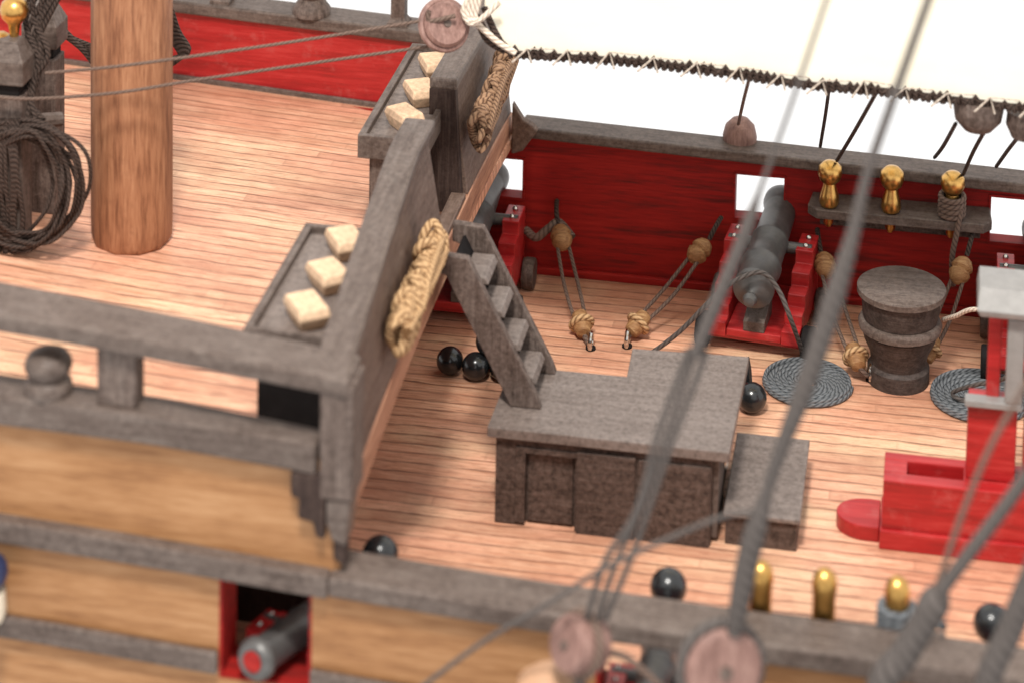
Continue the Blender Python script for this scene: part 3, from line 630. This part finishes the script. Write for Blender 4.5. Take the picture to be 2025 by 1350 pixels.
# ------------------------------------------------------------------ red pump frame
pu = empty('red_pump', (10.2, -6, 0), 'bright red wooden pump frame with slotted base, tall post and light grey head', 'pump')
hb = MB(); rb(hb, pu, 8.72, 13.5, -6.78, -5.5, 0, .4); hb.build('base_plinth', 'red', pu, .03)
hb = MB(); rb(hb, pu, 8.76, 13.2, -6.68, -6.35, .4, 1.42); rb(hb, pu, 8.76, 13.2, -5.86, -5.58, .4, 1.42); rb(hb, pu, 8.76, 9.22, -6.35, -5.86, .4, 1.42); rb(hb, pu, 10.35, 13.2, -6.35, -5.86, .4, 1.42); rb(hb, pu, 9.22, 10.35, -6.35, -5.86, .4, .8); hb.build('slotted_box', 'red', pu, .02)
hb = MB(); n = 16; poly = [(8.71, -6.55)] + [(8.45-.62*math.sin(math.pi*i/n), -6.03-.52*math.cos(math.pi*i/n)) for i in range(n+1)] + [(8.71, -5.51)]
L = pu.location; hb.prism([(a-L.x, b-L.y) for a, b in poly], .32, 'z', 0); hb.build('rounded_foot', 'red', pu, .02)
hb = MB(); rb(hb, pu, 10.38, 11.35, -6.3, -5.7, 1.42, 3.05); hb.build('post', 'red', pu, .03)
hb = MB(); rb(hb, pu, 10.72, 10.98, -6.25, -5.8, 3.05, 4.95); rb(hb, pu, 11.5, 12.1, -6.4, -5.7, 1.42, 4.95); hb.build('upright', 'red', pu, .03)
hb = MB(); rb(hb, pu, 11.08, 11.42, -6.5, -6.2, 3.2, 4.95); rb(hb, pu, 10.3, 11.42, -6.5, -6.2, 3.05, 3.2); hb.build('grey_strap', 'grey_paint', pu, .03)
hb = MB(); hb.sweep([[(10.52-L.x, -6.7-L.y, -.95+6), (12.9-L.x, -6.7-L.y, -.95+6), (12.9-L.x, -5.4-L.y, -.95+6), (10.52-L.x, -5.4-L.y, -.95+6)],
                     [(10.46-L.x, -6.75-L.y, 5.2), (12.95-L.x, -6.75-L.y, 5.2), (12.95-L.x, -5.35-L.y, 5.2), (10.46-L.x, -5.35-L.y, 5.2)],
                     [(10.5-L.x, -6.35-L.y, 5.5), (12.9-L.x, -6.35-L.y, 5.5), (12.9-L.x, -5.4-L.y, 5.5), (10.5-L.x, -5.4-L.y, 5.5)]]); hb.build('grey_head', 'grey_paint', pu, .03)
# ------------------------------------------------------------------ coiled ropes on deck
def flat_coil(c, R, lab):
    hb = MB(); pts = []; turns = 11; N = turns*26
    for i in range(N+1):
        t = i/N; a = 2*math.pi*turns*t; r = .2+(R-.2)*t; pts.append(Vector((c[0]+r*math.cos(a), c[1]+r*math.sin(a), (.055+.02*math.sin(a*.5)))))
    hb.tube(pts, .055, 7, 0)
    hb.tube([Vector((c[0]+(R-.05)*math.cos(a), c[1]+(R-.05)*math.sin(a), .13)) for a in [i*math.pi/12 for i in range(24)]], .05, 7, 2, True)
    tag(hb.build('flat_rope_coil', 'rope_coil', smooth=True), lab, 'rope coil', 'flat rope coils on the deck')
flat_coil((6.9, -.62), 1.0, 'flat slate grey rope coil lying on the deck just behind the hatch')
flat_coil((10.75, -.45), 1.1, 'flat slate grey rope coil lying on the deck behind the red pump')
# ------------------------------------------------------------------ blocks and tackles
def block_part(hb, p, d, r=.3, t=.2):
    "oval shell, axis d"
    fr = frame_to(p, d); hb.lathe([(r*.4, -t*1.1), (r*.85, -t), (r, -t*.5), (r*.86, 0), (r, t*.5), (r*.85, t), (r*.4, t*1.1)], 18, fr); return hb
def tackle(a, b, ring, lab, mat='boxwood'):
    a, b, ring = Vector(a), Vector(b), Vector(ring); t = empty('gun_tackle', ring, lab, 'gun tackle', 'gun tackles with wooden blocks'); O = ring
    d = (b-a).normalized(); side = d.cross(Vector((0, 0, 1))).normalized()
    for p, rr in ((a, .26), (b, .22)):
        hb = MB(); fr = frame_to(p-O, d); hb.lathe([(.05, -.34), (.17, -.27), (rr*.9, -.16), (rr, -.07), (rr*.8, 0), (rr, .07), (rr*.9, .16), (.17, .27), (.05, .34)], 16, fr); hb.build('block', mat, t, smooth=True)
    hb = MB()
    for s in (-.13, .13):
        m = (a+b)/2 + side*s*1.3 + Vector((0, 0, -.12)); hb.tube([a+side*s-O, m-O, b+side*s-O], .045, 6, 6)
    hb.build('fall_rope', 'rope_brown', t, smooth=True)
    hb = MB(); hb.tube([a-O-d*.38, a-O-d*.6+Vector((0, 0, .12)), a-O-d*.8+Vector((0, .3, .1))], .06, 7, 4); hb.build('strop', 'rope_black', t, smooth=True)
    hb = MB(); hb.tube([b-O+d*.3, (b+d*.45)*.5+ring*.5-O+Vector((0, 0, .05)), Vector((0, 0, .12))], .06, 7, 4); hb.build('strop', 'rope_brown', t, smooth=True)
    hb = MB(); e1 = side*.24; e2 = d.cross(side)*.24; hb.tube([b-O+e1*math.cos(q)+e2*math.sin(q) for q in [i*math.pi/6 for i in range(12)]], .075, 8, 2, True); hb.build('grommet', 'rope_tan', t, smooth=True)
    hb = MB(); hb.tube([Vector((.0, .17*math.cos(q), .2+.17*math.sin(q))) for q in [i*math.pi/6 for i in range(12)]], .055, 8, 2, True); hb.build('ring_bolt', 'steel', t, smooth=True)
    hb = MB(); hb.lathe([(.12, 0), (.12, .05), (.05, .08)], 12); hb.build('bolt_plate', 'black', t, smooth=True)
tackle(at(1110, 470, y=2.5), at(1150, 640, z=.32), at(1168, 690, z=0), 'slack gun tackle behind the ladder, its rings on the deck left of the other tackle')
tackle(at(1383, 497, y=2.3), at(1262, 640, z=.38), at(1240, 686, z=0), 'gun tackle with tan blocks stretched from the middle gun down to the left')
tackle(at(1632, 525, y=2.2), at(1692, 705, z=.5), at(1722, 752, z=0), 'gun tackle right of the middle gun, ending by the near edge of the drum')
tackle(at(1900, 535, y=2.0), at(1838, 690, z=.5), at(1815, 752, z=0), 'gun tackle between the drum and the red pump', 'boxwood')
# breeching ropes
def loose(pts, r, mat, lab, name='rope', grp=None, smooth=8, seg=8):
    hb = MB(); hb.tube(pts, r, seg, smooth); return tag(hb.build(name, mat, smooth=True), lab, 'rope', grp)
loose([at(1285, 700, z=.15), at(1345, 655, y=-.3), at(1420, 580, y=-.35), at(1465, 550, y=-.3), at(1508, 540, y=-.2), at(1540, 575, y=-.3), at(1565, 635, y=-.4), at(1590, 705, z=.12)], .055, 'rope_grey', 'grey breech rope running round the back of the middle gun', 'breech_rope')
loose([at(1040, 455, y=2.9), at(1060, 470, y=2.6), at(1085, 452, y=2.7), at(1105, 440, y=2.9), at(1132, 470, y=2.6)], .1, 'rope_brown', 'short brown rope snarl on the bulwark beside the half hidden gun', 'rope_snarl')
loose([at(1985, 620, y=-1.5), at(1925, 612, y=-1), at(1890, 625, y=-.5), at(1865, 632, y=0)], .05, 'rope_white', 'short pale cord lying between the drum and the grey pump head')
loose([at(2030, 690, y=-3), at(1990, 745, z=1.2), at(1930, 760, z=.7), at(1885, 775, z=.25), at(1900, 790, z=.16), at(1950, 800, z=.14)], .05, 'rope_grey', 'grey rope trailing from the pump to the coil behind it')
# ------------------------------------------------------------------ far cap details
hb = MB(); p = at(1462, 262, y=3.7); hb.lathe([(.4, -.5), (.42, -.2), (.36, .05), (.2, .22), (.03, .26)], 18, Matrix.Translation((p.x, 3.9, fz(p.x)+.3))); tag(hb.build('rounded_block', 'pinkblock', smooth=True), 'small rounded brown block on top of the far cap rail', 'block')
# ------------------------------------------------------------------ sail
sail = empty('sail', (6, -4.2, 8), 'large cream sail with a dark laced foot hanging over the far bulwark', 'sail')
SY = -4.2; foot = [(958, 12), (985, 70), (1020, 103), (1150, 112), (1280, 122), (1450, 143), (1600, 165), (1750, 178), (1900, 196), (2030, 212), (2200, 232)]
fp = [at(a, b, y=SY) for a, b in foot]; L = Vector(sail.location)
hb = MB(); N = len(fp); rows = 10; grid = []
for j in range(rows+1):
    t = j/rows; grid.append([hb.bm.verts.new(Vector((p.x - .9*t*(1 if i > 2 else .6), p.y + 6*t , p.z + (t*(15 if i > 2 else 15))*1.0))-L) for i, p in enumerate(fp)])
for j in range(rows):
    for i in range(N-1): hb.face([grid[j][i], grid[j][i+1], grid[j+1][i+1], grid[j+1][i]])
sc_ = hb.build('cloth', 'sail', sail); so = sc_.modifiers.new('thick', 'SOLIDIFY'); so.thickness = .05
path = fp[2:]
def along(path, step):
    out = []; 
    for a, b in zip(path, path[1:]):
        n = max(1, int((b-a).length/step)); out += [a.lerp(b, i/n) for i in range(n)]
    out.append(path[-1]); return out
pp = along(path, .14)
hb = MB(); hb.tube([p-L+Vector((0, -.04, -.02)) for p in [fp[0], fp[1]]+path], .075, 8, 4); hb.build('bolt_rope', 'rope_black', sail, smooth=True)
hb = MB(); rr = random.Random(2)
for i, p in enumerate(pp):
    if i % 2 == 0 or rr.random() < .55:
        q = p-L; h = .1+rr.random()*.07; hb.tube([q+Vector((-.1, -.08, -.1)), q+Vector((0, -.14, h)), q+Vector((.09, -.08, -.1))], .052, 6, 2)
hb.build('dark_lacing', 'rope_black', sail, smooth=True)
hb = MB()
for i in range(0, len(pp)-6, 6):
    q = pp[i]-L; q2 = pp[i+2]-L; q3 = pp[i+3]-L; a = rr.uniform(-.04, .04)
    hb.tube([q+Vector((a, -.19, -.16)), q2+Vector((0, -.2, .2+a)), q3+Vector((-.05, -.19, -.15))], .024, 6, 0)
    hb.tube([q2+Vector((0, -.2, .2+a)), (pp[i+6]-L)+Vector((0, -.1, .16))], .014, 5, 0)
hb.build('white_lacing', 'rope_white', sail, smooth=True)
hb = MB(); q = at(948, 35, y=SY-.2)-L
for k in range(4): hb.tube([at(930+k*7, -8, y=SY-.3)-L, at(916+k*8, 22+k*3, y=SY-.35)-L, at(935+k*5, 48-k*3, y=SY-.4)-L, at(975+k*4, 18-k*4, y=SY-.3)-L], .06, 7, 5)
hb.tube([at(935, 40, y=SY-.2)-L, at(960, 62, y=SY-.2)-L, at(985, 84, y=SY-.2)-L, at(1020, 106, y=SY-.2)-L], .07, 7, 4)
hb.build('corner_knot', 'rope_white', sail, smooth=True)
hb = MB(); hb.tube([at(920, 15, y=SY)-L, at(945, 40, y=SY)-L, at(965, 78, y=SY)-L, at(1000, 100, y=SY)-L], .1, 8, 5); hb.build('corner_rope', 'rope_black', sail, smooth=True)
# disc pulley at the sail corner
def pulley(p, r, axis, lab, mat='pinkblock', strop='rope_grey', t=.2, grp='round wooden pulleys'):
    p = Vector(p); o = empty('pulley', p, lab, 'pulley', grp); fr = frame_to((0, 0, 0), axis)
    hb = MB(); hb.lathe([(r*.5, -t), (r*.85, -t*.95), (r*.97, -t*.6), (r*.93, -.12*t), (r*.8, -.05*t), (r*.8, .05*t), (r*.93, .12*t), (r*.97, t*.6), (r*.85, t*.95), (r*.5, t)], 30, fr); hb.build('shell', mat, o, smooth=True)
    hb = MB(); hb.lathe([(.15*r, -t*1.12), (.17*r, -t*1.05), (.17*r, t*1.05), (.15*r, t*1.12)], 14, fr); hb.build('axle_pin', 'dark_z', o, smooth=True)
    hb = MB(); hb.tube([fr @ Vector((r*1.0*math.cos(a), r*1.0*math.sin(a), 0)) for a in [i*math.pi/8 for i in range(16)]], .1*r+.03, 8, 3, True); hb.build('strop', strop, o, smooth=True)
    return o
vd = -CF
bp = at(878, 50, y=SY-.3); pulley(bp, .5, vd + Vector((.5, 0, .5)), 'round reddish wooden pulley at the corner of the sail', t=.22, strop='pinkblock')
hb = MB(); q = at(845, 25, y=SY-.5); hb.tube([at(848, 22, y=SY-.6), at(850, 42, y=SY-.6), at(900, 32, y=SY-.5)], .05, 7, 4); tag(hb.build('pulley_lashing', 'rope_brown', smooth=True), 'brown lashing tied on the pulley at the sail corner', 'lashing')
loose([at(845, 40, y=SY-.5), at(600, 80, y=-5.6), at(380, 112, y=-6.6), at(230, 132, y=-7.0), at(90, 145, y=-7.1)], .036, 'rope_brown', 'upper of two thin brown lines from the sail pulley past the mast', 'thin_line', 'thin lines from the sail pulley', 5)
loose([at(850, 92, y=SY-.2), at(600, 128, y=-5.4), at(380, 160, y=-6.5), at(230, 184, y=-7.0), at(60, 196, y=-7.1), at(-30, 190, y=-7.1)], .036, 'rope_brown', 'lower of two thin brown lines from the sail pulley past the mast', 'thin_line', 'thin lines from the sail pulley', 5)
# lines hanging from the sail foot
LN = [([(1640, 172), (1632, 230), (1622, 290)], -1.0, 3.0, 'thin dark line from the sail foot down to the far cap rail'),
      ([(1735, 180), (1690, 260), (1655, 318)], -3.9, 2.75, 'thin dark line from the sail foot to the left brass pin of the far shelf'),
      ([(1890, 245), (1865, 290), (1848, 312)], -3.5, 3.6, 'thin dark line from the hanging dark pulley down to the far cap rail'),
      ([(1950, 255), (1925, 300), (1905, 345)], -3.5, 2.9, 'thin dark line from the hanging dark pulley to the right brass pin'),
      ([(2015, 270), (1995, 295), (1970, 330)], -3.5, 3.4, 'thin dark line dropping at the right border onto the far cap rail')]
for pts, ya, yb, lab in LN:
    n = len(pts)-1; loose([at(a, b, y=ya+(yb-ya)*i/n) for i, (a, b) in enumerate(pts)], lambda t: .045, 'rope_black', lab, 'thin_line', 'thin lines below the sail foot', 4, 6)
loose([at(1482, 155, y=SY), at(1474, 185, y=-3), at(1468, 210, y=-1), at(1460, 246, y=3.0)], .04, 'rope_brown', 'thin knotted brown cord from the sail foot to the small block on the far rail', 'thin_line', None, 4, 6)
dp = at(1935, 222, y=SY+.3); hb = MB(); hb.lathe([(.05, -.42), (.3, -.36), (.48, -.15), (.52, .1), (.5, .3)], 24, Matrix.Translation(dp)); tag(hb.build('hanging_pulley', 'dark_z', smooth=True), 'dark rounded pulley hanging under the laced sail foot', 'pulley')
dp = at(2030, 238, y=SY+.3); hb = MB(); hb.lathe([(.05, -.42), (.3, -.36), (.42, -.1), (.4, .2)], 24, Matrix.Translation(dp)); tag(hb.build('hanging_pulley', 'dark_z', smooth=True), 'dark pulley under the sail foot cut by the right border', 'pulley')
# ------------------------------------------------------------------ near standing rigging (in front, soft)
def nrope(pxs, ys, r, mat, lab, name='shroud', grp='thick grey stays in front', up=0, down=False):
    n = len(pxs)-1; P = [at(a, b, y=ys[0]+(ys[1]-ys[0])*i/n) for i, (a, b) in enumerate(pxs)]; r0 = r if callable(r) else (lambda t: r)
    m = n
    if up: P.insert(0, P[0] + (P[0]-P[1]).normalized()*up); m += 1
    if down: e = P[-1]; P.append(Vector((e.x-.1, -17.2, .55))); m += 1
    return loose(P, lambda t: r0(min(1, max(0, (t*m-(1 if up else 0))/n))), mat, lab, name, grp, 6, 12)
def rad(tab): return lambda t: interp(tab, t)
nrope([(1850, -40), (1765, 200), (1715, 345), (1685, 470), (1640, 620), (1590, 770), (1540, 900), (1505, 1010), (1478, 1110), (1452, 1250)], (-18.2, -17.6), rad([(0, .065), (.22, .075), (.32, .10), (.42, .16), (.56, .155), (.66, .11), (.74, .09), (.77, .13), (.82, .175), (.93, .17), (1, .12)]), 'rope_grey', 'thickest grey stay, slanting down to the large round pulley at the bottom', 'stay', up=7)
nrope([(1648, -40), (1560, 220), (1505, 370), (1470, 470), (1420, 590), (1375, 700)], (-17.6, -17.3), rad([(0, .035), (.42, .04), (.52, .10), (.85, .115), (1, .10)]), 'rope_grey', 'thinner grey stay left of the thickest one, ending in paired lines over the hatch', 'stay', up=7)
for i, q in enumerate(([(1362, 690), (1300, 860), (1258, 1010), (1196, 1110), (1160, 1225)], [(1398, 695), (1338, 850), (1285, 1000), (1245, 1110), (1196, 1225)], [(1372, 700), (1322, 850), (1268, 1000), (1215, 1120), (1180, 1230)])):
    nrope(q, (-17.3, -17.2), .05, 'rope_grey', ['left', 'right', 'middle'][i] + ' line of the tackle between the thin stay and the lower left pulley', 'tackle_line', 'tackle lines over the hatch')
nrope([(2060, 900), (1980, 1010), (1900, 1115), (1848, 1185)], (-18, -17.8), .11, 'rope_grey', 'grey stay coming in at the right border down to a seizing', 'stay', up=7)
nrope([(1860, 1165), (1835, 1215), (1790, 1290), (1735, 1390)], (-17.8, -17.7), rad([(0, .14), (.2, .25), (.5, .22), (1, .24)]), 'rope_grey', 'thick seized lower end of the right grey stay', 'stay', down=True)
nrope([(2050, 1120), (2000, 1240), (1945, 1390)], (-18.2, -18.0), .2, 'rope_grey', 'thick grey stay end at the lower right corner', 'stay', up=6, down=True)
nrope([(2040, 740), (1960, 880), (1905, 1010), (1870, 1110), (1842, 1190)], (-17.7, -17.8), .05, 'rope_brown', 'thin brown line crossing the red pump down to the seizing', 'thin_line', 'thin lines in front', up=6)
nrope([(1500, 1010), (1430, 1020), (1330, 1060), (1200, 1120), (1080, 1195), (960, 1265), (830, 1360)], (-17.8, -17.4), .04, 'rope_grey', 'thin grey line slanting from the thickest stay to the bottom border', 'thin_line', 'thin lines in front')
nrope([(1330, 1380), (1240, 1300), (1180, 1290)], (-17, -17), .06, 'rope_brown', 'short brown line behind the lower left pulley', 'thin_line', 'thin lines in front')
for q in ((1425, 1318, -17.6, .2), (1148, 1272, -17.2, .1)):
    p = at(q[0], q[1], y=q[2]); loose([p + Vector((0, 0, -.35)), p + Vector((0, .05, -.9)), Vector((p.x, -17.2, .5))], q[3], 'rope_grey', 'grey strop under the %s at the bottom border' % ('large round pulley' if q[3] > .15 else 'smaller brown pulley'), 'strop', None, 4)
pulley(at(1425, 1318, y=-17.6), .66, vd+Vector((.3, 0, .1)), 'large round pinkish pulley at the bottom, in a grey rope strop', t=.25)
pulley(at(1148, 1272, y=-17.2), .46, vd+Vector((-1.1, 0, .3)), 'smaller brown pulley at the bottom left of the large round one', strop='rope_brown', t=.34)
p = at(1085, 1352, y=-17.0); hb = MB(); hb.lathe([(.2, .56-p.z), (.2, -.6), (.45, -.3), (.5, .05), (.3, .22), (.02, .28)], 20, Matrix.Translation(p)); tag(hb.build('mooring_bollard', 'boxpale', smooth=True), 'pale tan rounded bollard top just showing at the bottom border', 'bollard')
# navy and cream fitting at the left border
o = empty('side_fitting', at(-22, 1145, y=-15.4), 'navy and cream painted fitting cut by the left border of the hull', 'fitting')
hb = MB(); hb.ball((0, 0, .15), .34, 20); hb.build('navy_knob', 'navy', o, smooth=True)
hb = MB(); hb.lathe([(.24, -.75), (.3, -.6), (.28, -.2)], 20); hb.build('cream_stem', 'cream', o, smooth=True)
hb = MB(); hb.tube([(0, 0, -.4), (0, .8, -.5)], .1, 10, 0); hb.build('bracket', 'dark_x', o, smooth=True)
